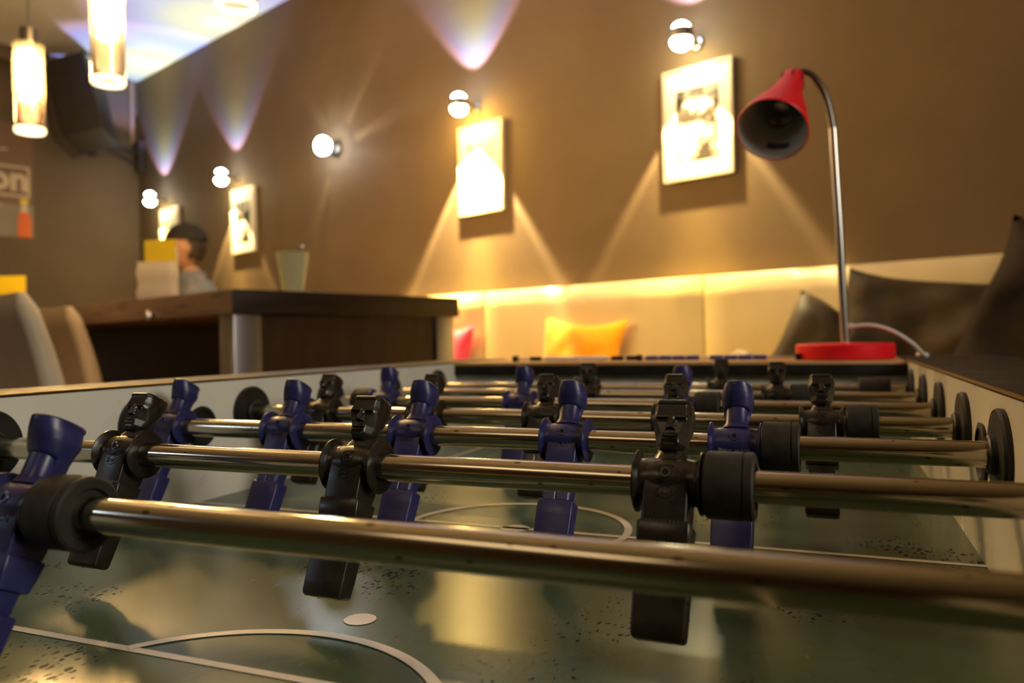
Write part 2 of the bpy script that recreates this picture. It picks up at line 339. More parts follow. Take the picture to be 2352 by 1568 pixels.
# rims: black top board with thin gold edging on the inner lip; left gold paints reflected wall light
for s, x0 in ((-1, 0), (1, TW)):
    a, b_ = sorted((x0-s*.0005, x0+s*(.088 if s < 0 else .14))); boxo('side_rim', (a, b_, YN, YE+.22, ZR-.0012, ZR+.0010), 'black_lam', ft, .0004)
    a, b_ = sorted((x0-s*.0012, x0+s*.0018)); boxo('gold_edging_glint', (a, b_, YN, YE, ZR+.0004, ZR+.0016), 'gold', ft)
bm = BM(); box(bm, 0, .24, YE, YE+.018, 0, .1023); box(bm, .466, TW, YE, YE+.018, 0, .1023); box(bm, .24, .466, YE, YE+.018, .075, .1023)
mk('end_wall', bm, 'panel_white', ft, None)
boxo('end_rail', (.0005, TW-.0005, YE-.012, YE+.018, .1023, .1192), 'black_lam', ft, .0006)
boxo('end_rim', (0, TW, YE-.012, YE+.22, .1192, ZR-.0004), 'wood_light', ft, .0006)
boxo('goal_box', (.24, .466, YE+.018, YE+.12, 0, .075), 'hole', ft)
# outer cabinet and legs
bm = BM()
box(bm, -.088, -.07, YN, YE+.22, -.22, ZR-.0012); box(bm, TW+.14, TW+.16, YN, YE+.22, -.22, ZR-.0012); box(bm, -.088, TW+.16, YE+.2, YE+.22, -.22, ZR-.0045)
box(bm, -.07, TW+.14, YN, YE+.2, -.22, -.20)
mk('cabinet', bm, 'black_lam', ft, None)
for x in (-.10, TW+.02):
    for y in (YN+.02, YE+.08): boxo('leg', (x, x+.08, y, y+.08, FLOOR, -.22), 'black_lam', ft, .004)
# ball holes in the side walls
for s, x0 in ((1, 0), (-1, TW)):
    bm = BM(); lathe(bm, [(.0205, 0), (.0215, .0022), (.0175, .003), (.0165, .001), (.001, .0008)], 'X', 36)
    o = mk('ball_hole', bm, 'cup_black', ft); o.location = (x0, .3735, .0775)
    if s < 0: o.rotation_euler = (0, 0, PI)
# rod bearings on the walls
for k in range(-1, 7):
    for s, x0 in ((1, 0), (-1, TW)):
        bm = BM(); lathe(bm, [(.0284, 0), (.0286, .003), (.0276, .0048), (.0128, .0052), (.0122, .0085), (.0110, .0095), (.0086, .0097)], 'X', 40)
        o = mk('rod_bearing', bm, 'cup_black', ft); o.location = (x0, .15*k, RH)
        if s < 0: o.rotation_euler = (0, 0, PI)
# score counters along the far rim
def counters(xs, mt, nm='score_bead', r_=.0040):
    for x in xs:
        bm = BM(); lathe(bm, [(r_*.72, -.0105), (r_, -.009), (r_, .009), (r_*.72, .0105)], 'X', 14)
        o = mk(nm, bm, mt, ft); o.location = (x, YE+.05, ZR+.0046)
counters([.155+.0225*i for i in range(5)], 'counter_w')
counters([.333+.022*i for i in range(4)], 'counter_b')
counters([.437+.022*i for i in range(4)], 'counter_b')
counters([.128, .2925-.018, .300], 'cup_black')
bm = BM(); tube(bm, [(.09, YE+.05, ZR+.0046), (.56, YE+.05, ZR+.0046)], .0016, 8); mk('counter_wire', bm, 'chrome', ft)
for x in (.09, .312, .56): boxo('counter_bracket', (x-.004, x+.004, YE+.044, YE+.056, ZR-.0006, ZR+.010), 'cup_black', ft, .001)

# ------------------------------------------------------------ table football player (metres, front = -y, rod along x)
mm = .001
def player_body():
    bm = BM()
    lathe(bm, [(9*mm, -17.4*mm), (15.2*mm, -17.4*mm), (16.2*mm, -17*mm), (16.2*mm, -16.2*mm), (14.6*mm, -15.4*mm), (12.2*mm, -14.6*mm), (11.8*mm, -13.6*mm), (12.4*mm, -9*mm), (13.1*mm, -4*mm),
               (13.3*mm, 0), (13.1*mm, 4*mm), (12.4*mm, 9*mm), (11.8*mm, 13.6*mm), (12.2*mm, 14.6*mm), (14.6*mm, 15.4*mm), (16.2*mm, 16.2*mm), (16.2*mm, 17*mm), (15.2*mm, 17.4*mm), (9*mm, 17.4*mm)], 'X', 40)
    S = []   # torso, shorts, leg, foot:  z, width, depth, y offset
    for z, w_, d, cy, r_ in ((4, 23, 22, -.8, 1.4), (-6, 23.2, 23, -.6, 1.4), (-14, 23.2, 21.6, -.6, 1.4), (-22, 22.8, 19.6, -.8, 1.4), (-22.5, 25.8, 20.4, -.8, 1.2), (-23.3, 26.6, 21, -.8, 1.2),
                         (-31, 26.4, 19, -.8, 1.2), (-37, 25.2, 16.6, -.8, 1.2), (-37.8, 21, 12.6, -.4, 1.2), (-47, 20, 12.2, -.2, 1.2), (-47.6, 25.4, 14, -.4, 1.1), (-48.6, 26.4, 14.8, -.4, 1.1),
                         (-58, 26.6, 14.2, -.4, 1.2), (-70, 26.2, 13.6, -.4, 1.3), (-76.2, 25.8, 13.2, -.4, 1.5), (-77.6, 24.9, 12.2, -.4, 1.6), (-78.4, 23, 10.2, -.4, 1.6)):
        S.append(rrect(w_*mm, d*mm, z*mm, r_*mm, 0, cy*mm))
    loft(bm, S)
    # neck with collar
    loft(bm, [rrect(19*mm, 17*mm, 10.6*mm, 6*mm, 0, .8*mm, 5), rrect(17.2*mm, 15.4*mm, 13*mm, 6*mm, 0, .8*mm, 5), rrect(15.2*mm, 14*mm, 15*mm, 6*mm, 0, 1.2*mm, 5), rrect(14.8*mm, 13.6*mm, 27*mm, 6*mm, 0, 1.5*mm, 5)])
    # groove ribs of the knee and belt notches
    for i in range(9): box(bm, (-9+i*2.0)*mm, (-8+i*2.0)*mm, -11.5*mm, -8*mm, -23.8*mm, -22.1*mm)
    for sx in (-1, 1): box(bm, (sx*5-4.4)*mm, (sx*5+4.4)*mm, -6.9*mm, 6.9*mm, -48*mm, -37.5*mm, .5*mm, 1)
    return bm
def player_head():
    bm = BM()
    Z0, Z1 = 14.2, 43.2
    def hw(t):      # half width of the outline against height 0..1
        P = [(0, 4.6), (.06, 6.6), (.15, 8.0), (.3, 9.2), (.5, 10.4), (.65, 10.9), (.8, 10.7), (.93, 10.0), (.965, 9.9), (1, 9.2)]
        for (a, x), (b_, y) in zip(P, P[1:]):
            if t <= b_: return x+(y-x)*(t-a)/(b_-a)
        return 9.2
    def pw(t, P):
        for (a, x), (b_, y) in zip(P, P[1:]):
            if t <= b_: return x+(y-x)*(t-a)/(b_-a)
        return P[-1][1]
    def h(x, t):
        ax = abs(x)
        base = pw(t, [(0, 5.6), (.05, 7.9), (.16, 9.3), (.30, 9.2), (.55, 8.9), (.66, 9.3), (.90, 8.3), (.912, 9.1), (.97, 8.9), (1, 7.8)])
        a = pw(t, [(0, 3), (.14, 4.4), (.32, 4.9), (.48, 6.6), (.6, 8.3), (.75, 7.6), (.9, 7.4), (1, 7)])
        d = base-1.75*max(0, ax-a)
        if .555 < t < .655 and 2.0 < ax < 7.8: d -= 1.9*min(1, (t-.545)/.035, (.645-t)/.012, (ax-2.0)/.4, (7.8-ax)/.4)   # eye slots
        if .40 < t < .70:                                                          # nose wedge
            wn = pw(t, [(.40, 2.5), (.46, 2.3), (.7, 1.5)]); pr = pw(t, [(.405, 0), (.42, 2.7), (.45, 2.7), (.64, .7), (.68, .0)])
            d += pr*max(0, min(1, (wn-ax)/.7))
        if ax < 4.4:                                                               # lips
            e_ = min(1, (4.4-ax)/1.5); d += e_*(.55*math.exp(-((t-.297)/.024)**2)+.6*math.exp(-((t-.225)/.026)**2)-.55*math.exp(-((t-.262)/.014)**2)-.45*math.exp(-((t-.165)/.03)**2))
        return max(d, .3)
    nx, nz, nb = 46, 62, 18; rings = []
    for j in range(nz+1):
        t = j/nz; w_ = hw(t); z = Z0+(Z1-Z0)*t
        D = pw(z, [(14.2, 1.0), (22, 2.5), (24.4, 4.0), (25.2, 7.6), (26.4, 9.4), (31, 11.6), (36, 13.6), (40, 14.8), (42.4, 15.2), (43.2, 14.2)])
        ring = [(s_*w_*mm, -h(s_*w_, t)*mm*min(1, (1-abs(s_))*12+.25), z*mm) for s_ in [-1+2*i/nx for i in range(nx+1)]]
        for i in range(1, nb):
            a = PI*i/nb; ring.append((w_*mm*math.copysign(abs(math.cos(a))**.8, math.cos(a)), D*mm*math.sin(a)**.85, z*mm))
        rings.append(ring)
    loft(bm, rings)
    return bm
def ring_bm(ro, ri, y0, y1, zc):
    bm = BM(); lathe(bm, [(ri, y1), (ri, y0), (ro*.94, y0), (ro, y0+.0004), (ro, y1)], 'Y', 24, (0, 0, zc)); return bm
def make_player(kind):
    mt = 'player_'+kind
    p = mk('player_figure', player_body(), mt, None, 35)
    mk('head', player_head(), mt, p, 28)
    # screw boss with its hole, on the side that faces front and on the back
    for s in (-1, 1):
        bm = BM(); lathe(bm, [(2.9*mm, 11.5*mm), (2.9*mm, 13.4*mm), (2.6*mm, 13.9*mm), (1.7*mm, 13.9*mm), (1.5*mm, 12*mm)], 'Y', 20, (0, 0, 1.6*mm))
        o = mk('screw_boss', bm, mt, p); 
        if s < 0: o.rotation_euler = (0, 0, PI)
        bm = BM(); lathe(bm, [(1.55*mm, 12*mm), (1.55*mm, 13.5*mm)], 'Y', 16, (0, 0, 1.6*mm)); h_ = mk('screw_hole', bm, 'hole', o)
    # raised emblem: shield with four dots, oval with its letters
    bm = BM(); P = [(-3.7, 5.6), (-3.7, 1.2), (-3.0, -1.4), (-1.4, -2.9), (0, -3.3), (1.4, -2.9), (3.0, -1.4), (3.7, 1.2), (3.7, 5.6)]
    tube(bm, [(x*mm, -math.sqrt(max(0, 13.45**2-z*z))*mm-.0, z*mm) for x, z in P]+[(-3.7*mm, -12.25*mm, 5.6*mm)], .00022, 6)
    for i in range(4):
        x = -2.4+1.6*i; lathe(bm, [(.5*mm, -12.0*mm), (.5*mm, -12.75*mm)], 'Y', 4, (x*mm, 0, 4.7*mm))
    mk('shield_badge', bm, mt, p)
    R90 = Matrix.Rotation(PI/2, 4, 'X')
    if kind == 'black':
        bm = BM(); tube(bm, [(4.1*mm*math.cos(2*PI*i/28), -12.25*mm+(-math.sin(2*PI*i/28)*.2)*mm, (-8.2+2.9*math.sin(2*PI*i/28))*mm) for i in range(29)], .00022, 6)
        e = mk('oval_emblem', bm, mt, p)
        text_mesh('emblem_letters', 'P4P', 3.6*mm, .00034, M[mt], e, Matrix.Translation((0, -12.1*mm, -8.2*mm)) @ R90, bold=.00005)
    else:
        text_mesh('raised_letters', 'SPORT', 4.0*mm, .00035, M[mt], p, Matrix.Rotation(PI, 4, 'Z') @ Matrix.Translation((0, -10.95*mm, -7.6*mm)) @ R90, bold=.00005)
    return p
def make_bumper(ln=.0245):
    bm = BM(); h_ = ln/2
    lathe(bm, [(.0083, -h_), (.0158, -h_), (.0170, -h_+.001), (.0172, -h_+.0022), (.0172, h_-.0060), (.0165, h_-.0057), (.0165, h_-.0050), (.0172, h_-.0047), (.0172, h_-.001), (.0160, h_), (.0120, h_), (.0110, h_-.002), (.0083, h_-.002)], 'X', 44)
    b_ = mk('bumper', bm, 'bumper', None, 35)
    bm = BM(); lathe(bm, [(.0020, .0168), (.0020, .01735), (.0005, .01738)], 'Z', 14); mk('screw_hole', bm, 'hole', b_)
    return b_
P0 = {'black': make_player('black'), 'blue': make_player('blue')}; B0 = make_bumper(); used = set()
def use(proto, key, parent, loc, rx, rz=0):
    o = proto if key not in used else dup(proto)
    used.add(key); o.parent = parent; o.location = loc
    o.rotation_euler = (Matrix.Rotation(rx, 4, 'X') @ Matrix.Rotation(rz, 4, 'Z')).to_euler(); return o
# k, colour, players x, tilt (head to +y), bumper centres, label
rods = [
 (0, 'blue', [.110, .2535], 27, [.0875, .2833], 'nearest steel rod with navy blue player, running out of focus across the lower picture'),
 (1, 'black', [.1505, .340, .5310], 26, [.5617], 'steel rod with three black players facing the camera, second nearest'),
 (2, 'blue', [.0375, .168, .296, .425, .5475], 28.5, [.577], 'steel rod with five navy blue players seen from behind'),
 (3, 'black', [.0975, .2255, .3520, .4760, .6005], 27, [.0675, .6315], 'steel rod with five black players behind the five blue ones'),
 (4, 'blue', [.083, .2690, .4560], 24, [.0535, .4860], 'steel rod with three navy blue players, third from the far end'),
 (5, 'black', [.3050, .5455], 12, [.275, .5750], 'steel rod with two black players near the far end of the table'),
 (6, 'black', [.4590], 18, [.258, .6600], 'farthest steel rod with a single black goalkeeper'),
]
for k, kind, xs, tl, bs, lab in rods:
    rd = empty('player_rod', lab, 'foosball rod', Matrix.Translation((0, .15*k, RH-(.0010 if k == 0 else 0))), 'steel rods across the football table')
    bm = BM(); lathe(bm, [(.0066, -.135), (.0080, -.134), (.0082, -.133), (.0082, TW+.133), (.0080, TW+.134), (.0066, TW+.135)], 'X', 40); mk('shaft', bm, 'rod', rd, 40)
    t = -math.radians(tl)
    for x in xs:
        o = use(P0[kind], kind, rd, (x, 0, 0), t, 0 if kind == 'black' else PI)
    for x in bs:
        o = use(B0, 'bumper', rd, (x, 0, 0), t+.3)
        if x < .3 and k != 0: o.rotation_euler = (o.rotation_euler.to_matrix().to_4x4() @ Matrix.Rotation(PI, 4, 'Z')).to_euler()
        if k == 6: o.scale = (1.6, 1, 1)

# ------------------------------------------------------------ red desk lamp standing on the far rim
LB = Vector((.626, 1.06, ZR-.0004))
dl = empty('desk_lamp', 'unlit red gooseneck desk lamp standing on the far end of the football table', 'desk lamp', Matrix.Translation(LB))
bm = BM(); lathe(bm, [(.066, 0), (.0705, .0015), (.0715, .004), (.0715, .0215), (.069, .0245), (.012, .0260), (.009, .0262)], 'Z', 64); mk('lamp_base', bm, 'red', dl, 35)
def yp(x, z, y=1.06): return Vector((x, y, z))-LB
bm = BM(); tube(bm, bez([yp(.6275, .148), yp(.6245, .23), yp(.6215, .32), yp(.6175, .41), yp(.6145, .482)], 6), .0062, 16); mk('pole', bm, 'chrome', dl)
gp = bez([yp(.6145, .480), yp(.6100, .510), yp(.6020, .540), yp(.5890, .5640), yp(.5760, .5745), yp(.5660, .5755), yp(.5580, .569)], 8)
bm = BM(); tube(bm, gp, [.0052+.0004*(i % 2) for i in range(len(gp))], 14); mk('gooseneck', bm, 'goose', dl, 60)
apex = Vector((.5585, 1.058, .5690)); toc = (CAM-apex).normalized()
prj = (RT*(-.377)+UP*(-.926)); prj = (prj-toc*prj.dot(toc)).normalized()
ph = math.radians(31); axd = (toc*math.cos(ph)+prj*math.sin(ph)).normalized(); SL = .150
Msh = axd.to_track_quat('Z', 'Y').to_matrix().to_4x4(); Msh.translation = apex-LB
sh = BM(); prof = [(.0095, -.004), (.0150, 0), (.0175, .004), (.0195, .028), (.0225, .045), (.0300, .072), (.0395, .100), (.0500, .138), (.0525, .150), (.0515, .1515), (.0505, .150)]
lathe(sh, prof+[(.0480, .138), (.0378, .101), (.0280, .072), (.0205, .045), (.0170, .03), (.004, .028)], 'Z', 56)
shade = mk('lamp_shade', sh, 'red', dl, 35); shade.matrix_local = Msh
bm = BM(); lathe(bm, [(.0502, .1495), (.0476, .138), (.0374, .101), (.0276, .072), (.0201, .045), (.0166, .031), (.002, .029)], 'Z', 56, cap=False); mk('shade_lining', bm, 'shade_in', shade, 60)
bm = BM(); lathe(bm, [(.011, .029), (.0125, .033), (.0125, .058), (.0105, .062)], 'Z', 28); mk('socket', bm, 'goose', shade)
bm = BM(); lathe(bm, [(.0095, .061), (.0115, .068), (.0175, .080), (.0215, .094), (.0220, .104), (.0190, .116), (.0110, .1245), (.0015, .1270)], 'Z', 32); mk('bulb', bm, 'glass', shade, 60)
bm = BM(); lathe(bm, [(.003, .06), (.003, .085), (.0055, .094), (.0015, .096)], 'Z', 12); mk('filament_stem', bm, 'chrome', shade)
ang0 = None
for i in range(7):     # ventilation slots round the neck
    a = 2*PI*i/7+.3; bm = BM(); tube(bm, [(.0181*math.cos(a), .0181*math.sin(a), .009), (.0202*math.cos(a), .0202*math.sin(a), .026)], .0013, 6); mk('vent_slot', bm, 'hole', shade)
down = (Matrix(Msh.to_3x3()).inverted() @ Vector((0, 0, -1))); a0 = math.atan2(down.y, down.x)
bm = BM(); A = []
for i in range(9):
    a = a0-.38+.76*i/8-.15; A.append((bm.verts.new((.0452*math.cos(a), .0452*math.sin(a), .132)), bm.verts.new((.0422*math.cos(a), .0422*math.sin(a), .121))))
for p_, q_ in zip(A, A[1:]): bm.faces.new((p_[0], q_[0], q_[1], p_[1]))
mk('sticker', bm, 'sticker', shade)
bm = BM(); tube(bm, [yp(.6310, .1745), yp(.6385, .1745)], .0052, 14); mk('cable_socket', bm, 'cable', dl)
bm = BM(); tube(bm, bez([yp(.636, .1745), yp(.664, .1755), yp(.693, .166, 1.063), yp(.719, .148, 1.068), yp(.737, .1290, 1.08), yp(.742, .1288, 1.10), yp(.735, .1288, 1.15)], 8), .0032, 12); mk('power_cable', bm, 'cable', dl)

# ------------------------------------------------------------ wall spotlights, pictures
def ramp_light(name, Mx, energy, half, els, blend=.25, rad=.012):
    d = bpy.data.lights.new(name, 'SPOT'); d.energy = energy; d.spot_size = 2*half; d.spot_blend = blend; d.shadow_soft_size = rad; d.use_nodes = True
    N = d.node_tree.nodes; L = d.node_tree.links; em = N['Emission']
    tc = N.new('ShaderNodeTexCoord'); sx = N.new('ShaderNodeSeparateXYZ'); L.new(tc.outputs['Normal'], sx.inputs[0])
    ab = N.new('ShaderNodeMath'); ab.operation = 'ABSOLUTE'; L.new(sx.outputs[2], ab.inputs[0])
    ac = N.new('ShaderNodeMath'); ac.operation = 'ARCCOSINE'; L.new(ab.outputs[0], ac.inputs[0])
    mr = N.new('ShaderNodeMapRange'); mr.inputs['From Max'].default_value = half; L.new(ac.outputs[0], mr.inputs[0])
    rp = N.new('ShaderNodeValToRGB'); cr = rp.color_ramp
    while len(cr.elements) > 1: cr.elements.remove(cr.elements[-1])
    cr.elements[0].position = els[0][0]; cr.elements[0].color = (*els[0][1], 1)
    for p_, c_ in els[1:]: e = cr.elements.new(p_); e.color = (*c_, 1)
    L.new(mr.outputs[0], rp.inputs[0]); L.new(rp.outputs[0], em.inputs['Color'])
    o = bpy.data.objects.new(name, d); col.objects.link(o); o.matrix_world = Mx; return o
UPC = [(0, (.62, .60, .46)), (.22, (.58, .62, .48)), (.40, (.46, .60, .54)), (.58, (.30, .48, .85)), (.76, (.24, .33, .98)), (.90, (.45, .33, .60)), (1, (.16, .08, .10))]
DNC = [(0, (1.0, .74, .20)), (.30, (.95, .68, .22)), (.42, (.62, .44, .17)), (.60, (.50, .36, .15)), (.82, (.45, .33, .15)), (.90, (.85, .64, .30)), (.96, (.80, .60, .28)), (1, (.25, .18, .07))]
def wall_spot(u, label, e_up, e_dn, zc=1.234, low='lens_w', hu=43):
    s = empty('wall_spotlight', label, 'wall lamp', roomframe(u, WV-.115, zc), 'wall spotlights in a row along the long wall')
    bm = BM(); lathe(bm, [(.036, -.020), (.043, -.018), (.0450, 0), (.043, .018), (.036, .020)], 'Z', 32); mk('chrome_ring', bm, 'chrome', s, 40)
    for sg, nm, mt, h_ in ((1, 'upper_lens', 'lens_c', .026), (-1, 'lower_lens', low, .034)):
        bm = BM(); q = .86 if sg > 0 else 1; lathe(bm, [(.0375*q, sg*.0202), (.037*q, sg*(.0202+h_*.3)), (.030*q, sg*(.0202+h_*.65)), (.016*q, sg*(.0202+h_*.93)), (.002, sg*(.0202+h_))], 'Z', 28); mk(nm, bm, mt, s, 60)
    bm = BM(); lathe(bm, [(.017, .040), (.019, .050), (.019, .078), (.012, .080), (.012, .100)], 'Y', 20); mk('arm', bm, 'chrome', s)
    bm = BM(); lathe(bm, [(.030, .1145), (.030, .108), (.024, .100), (.012, .098)], 'Y', 28); mk('wall_plate', bm, 'chrome', s)
    M3 = Matrix(((1, 0, 0, 0), (0, 1, 0, 0), (0, 0, 1, 0), (0, 0, 0, 1)))
    if e_up: ramp_light('spotlight_up', Matrix.Translation(R(u, WV-.115, zc+.046)) @ Matrix.Rotation(PI, 4, 'X'), e_up, math.radians(hu), UPC, .3)
    if e_dn:
        ramp_light('spotlight_down', Matrix.Translation(R(u, WV-.115, zc-.054)), e_dn, math.radians(36), DNC, .22)
    return s
SU = [1.405, 2.535, 3.62, 4.70, 5.74]
labs = ['chrome wall spotlight above the framed photograph beside the red lamp, largest of the row',
        'lit wall spotlight above the glowing middle picture, upward beam greenish',
        None, 'small lit wall spotlight above the picture over the table, second from the far corner',
        'farthest lit wall spotlight, above the picture behind the person in the cap']
for i, eu, ed in ((0, 110, 420), (1, 220, 1150), (3, 115, 300), (4, 145, 200)): wall_spot(SU[i], labs[i], eu, ed, low='lens_y' if i == 1 else 'lens_w', hu=52 if i == 0 else 43)
# the odd one: turned outwards
s = empty('wall_spotlight', 'single round wall spotlight turned outwards with no picture under it', 'wall lamp', roomframe(SU[2], WV-.005, 1.24), 'wall spotlights in a row along the long wall')
bm = BM(); lathe(bm, [(.046, .004), (.048, -.008), (.030, -.022), (.020, -.026)], 'Y', 32); mk('wall_plate', bm, 'goose', s)
bm = BM(); lathe(bm, [(.018, -.02), (.030, -.035), (.038, -.06)], 'Y', 28); h_ = mk('lamp_head', bm, 'chrome', s)
bm = BM(); lathe(bm, [(.038, -.060), (.046, -.075), (.050, -.095), (.042, -.113), (.020, -.125), (.002, -.128)], 'Y', 28); h2 = mk('round_lens', bm, 'lens_c', s, 60)
for o in (h_, h2): o.rotation_euler = (0, 0, .0)
po = point('outward_spot_light', R(SU[2], WV-.155, 1.24), 2.6, (1.0, .86, .6), .006)
d = po.data; d.use_nodes = True; N = d.node_tree.nodes; L = d.node_tree.links     # light leaks out between the housing fins in rays
po.matrix_world = roomframe(SU[2], WV-.155, 1.24); tc = N.new('ShaderNodeTexCoord'); mp = N.new('ShaderNodeVectorMath'); mp.operation = 'MULTIPLY'; mp.inputs[1].default_value = (1, 0, 1)
nv = N.new('ShaderNodeVectorMath'); nv.operation = 'NORMALIZE'; nz = N.new('ShaderNodeTexNoise'); nz.inputs['Scale'].default_value = 3.2; nz.inputs['Detail'].default_value = 1
L.new(tc.outputs['Normal'], mp.inputs[0]); L.new(mp.outputs[0], nv.inputs[0]); L.new(nv.outputs[0], nz.inputs['Vector'])
mr = N.new('ShaderNodeMapRange'); mr.inputs['From Min'].default_value = .5; mr.inputs['From Max'].default_value = .68; mr.inputs['To Min'].default_value = .25; mr.inputs['To Max'].default_value = 3.0
L.new(nz.outputs['Fac'], mr.inputs[0]); L.new(mr.outputs[0], N['Emission'].inputs['Strength'])

def picture(u, zc, label, art, tilt=0):
    p = empty('framed_picture', label, 'picture', roomframe(u, WV-.016, zc) @ Matrix.Rotation(tilt, 4, 'Y'), 'framed pictures along the long wall')
    W2, H2, T = .140, .205, .010
    bm = BM()
    for b_ in ((-W2, W2, -.008, .012, H2-T, H2), (-W2, W2, -.008, .012, -H2, -H2+T), (-W2, -W2+T, -.008, .012, -H2+T, H2-T), (W2-T, W2, -.008, .012, -H2+T, H2-T)): box(bm, *b_)
    mk('frame', bm, 'frame_w', p, None)
    boxo('backing', (-W2+T, W2-T, .004, .015, -H2+T, H2-T), 'wood_dark', p, smooth=None)
    boxo('mount', (-W2+T, W2-T, -.001, .004, -H2+T, H2-T), 'mount', p, smooth=None)
    a = boxo('print', (-.086, .086, -.0016, -.001, -.140, .125), art, p, smooth=None)
    return p
Zp = .945
picture(1.400, Zp, 'white framed black and white photograph on the wall beside the red lamp', 'photo')
picture(2.500, Zp+.005, 'brightly lit framed pale drawing under the middle wall spotlight', 'drawing')
picture(4.615, Zp+.010, 'small framed picture on the wall over the wooden table, right of the person', 'photo')
picture(5.655, Zp+.012, 'farthest framed picture, partly hidden by the black cap', 'drawing')

# ------------------------------------------------------------ bench along the wall
bn = empty('wall_bench', 'long cream leather bench with high padded backrest along the brown wall', 'bench', roomframe(0, 0, FLOOR))
def pad(x0, x1, y0, y1, z0, z1, r_=.02, crown=.012, nx=18, nz=14):
    """padded panel: front (y0) face crowned, rounded edges"""
    bm = BM(); G = []
    for j in range(nz+1):
        row = []
        for i in range(nx+1):
            s = i/nx; t = j/nz
            ex = min(s, 1-s)*(x1-x0); ez = min(t, 1-t)*(z1-z0)
            f = 0
            for e in (ex, ez):
                if e < r_: f = max(f, 1-math.sqrt(max(0, 1-((r_-e)/r_)**2)))
            row.append(bm.verts.new((x0+s*(x1-x0), y0+f*r_-crown*math.sin(PI*s)*math.sin(PI*t), z0+t*(z1-z0))))
        G.append(row)
    for j in range(nz):
        for i in range(nx): bm.faces.new((G[j][i], G[j][i+1], G[j+1][i+1], G[j+1][i]))
    edge = [G[0][i] for i in range(nx)]+[G[j][nx] for j in range(nz)]+[G[nz][i] for i in range(nx, 0, -1)]+[G[j][0] for j in range(nz, 0, -1)]
    back = [bm.verts.new((v.co.x, y1, v.co.z)) for v in edge]; n = len(edge)
    for i in range(n): bm.faces.new((edge[i], edge[(i+1) % n], back[(i+1) % n], back[i]))
    bm.faces.new(back); return bm
SEAT = -.13
seams = [6.15, 5.3, 4.35, 3.38, 2.425, 1.350, .40, -.6, -1.6, -2.5]
for a, b_ in zip(seams, seams[1:]):
    mk('back_cushion', pad(-a+.003, -b_-.003, WV-.115, WV-.005, SEAT-FLOOR+.0, .378-FLOOR, .028, .012), 'leather', bn, 50)
    bm = BM(); box(bm, -a+.003, -b_-.003, WV-.60, WV-.12, SEAT-FLOOR-.12, SEAT-FLOOR, .03, 3); mk('seat_cushion', bm, 'leather', bn, 50)
boxo('bench_plinth', (-seams[0]+.02, -seams[-1]-.02, WV-.54, WV-.02, 0, SEAT-FLOOR-.12), 'wood_dark', bn, smooth=None)

def cushion(name, label, mt, Mx, w_, h_, t_, seed=0, crumple=.0, pinch=.14, mat2=None, cat='cushion', group=None):
    """square cushion standing in local xz, thickness along y; corners pulled out"""
    n = 26; bm = BM(); sd = Vector((seed*7.3, seed*3.1, seed*1.7)); sides = []
    for sg in (-1, 1):
        G = []
        for j in range(n+1):
            row = []
            for i in range(n+1):
                s = -1+2*i/n; t = -1+2*j/n
                kx = 1-pinch*(1-s*s)*0-pinch*(1-t*t)*.0
                x = s*(1-pinch*(1-t*t)*abs(s)**3); z = t*(1-pinch*(1-s*s)*abs(t)**3)
                th = ((1-s**4)*(1-t**4))**.62
                p_ = Vector((x*w_/2, sg*t_/2*th, z*h_/2))
                if crumple:
                    f = noise.noise(p_*6+sd)*1.0+noise.noise(p_*13+sd)*.6+abs(noise.noise(p_*9+sd*2))*.8
                    p_.y += f*crumple*(th**.5)*sg; q_ = noise.noise_vector(p_*4+sd); p_.x += q_.x*crumple*1.1; p_.z += q_.z*crumple*1.1
                row.append(bm.verts.new(p_))
            G.append(row)
        sides.append(G)
        for j in range(n):
            for i in range(n): bm.faces.new((G[j][i], G[j][i+1], G[j+1][i+1], G[j+1][i]))
    bmesh.ops.remove_doubles(bm, verts=bm.verts, dist=1e-5)
    o = mk(name, bm, mt, None, 75); o.matrix_world = Mx; tag(o, label, cat, group); return o
def RFm(u, v, z, rx=0, ry=0, rz=0): return roomframe(u, v, z) @ Matrix.Rotation(rz, 4, 'Z') @ Matrix.Rotation(rx, 4, 'X') @ Matrix.Rotation(ry, 4, 'Y')
cushion('cushion', 'bright yellow cushion leaning on the cream bench', 'yellow_fab', RFm(1.83, WV-.185, SEAT+.185, -.17, .05, 0), .40, .39, .10, 1, .010, .17)
cushion('cushion', 'pink cushion half hidden behind the corner of the wooden table', 'pink_fab', RFm(2.60, WV-.20, SEAT+.180, -.17, 0, 0), .40, .38, .11, 2, .008, .17)
cushion('cushion', 'crumpled olive cushion directly behind the lamp pole', 'olive_fab', RFm(.80, 2.22, SEAT+.175, -.22, .42, 0), .44, .36, .17, 3, .035, .08)
cushion('cushion', 'crumpled tan and olive cushion between the lamp and the big dark cushion', 'olive_fab', RFm(.56, 2.19, SEAT+.215, -.2, .12, .1), .40, .46, .19, 5, .04, .08)
cushion('cushion', 'low crumpled tan cushion lying behind the left side of the lamp base', 'tan_fab', RFm(1.02, 2.26, SEAT+.11, -.5, .25, 0), .36, .26, .15, 11, .04, .06)
cushion('cushion', 'large dark brown cushion at the right edge, tallest of the pile', 'dark_fab', RFm(.235, 2.02, SEAT+.245, -.15, .42, .25), .44, .46, .20, 8, .035, .08)

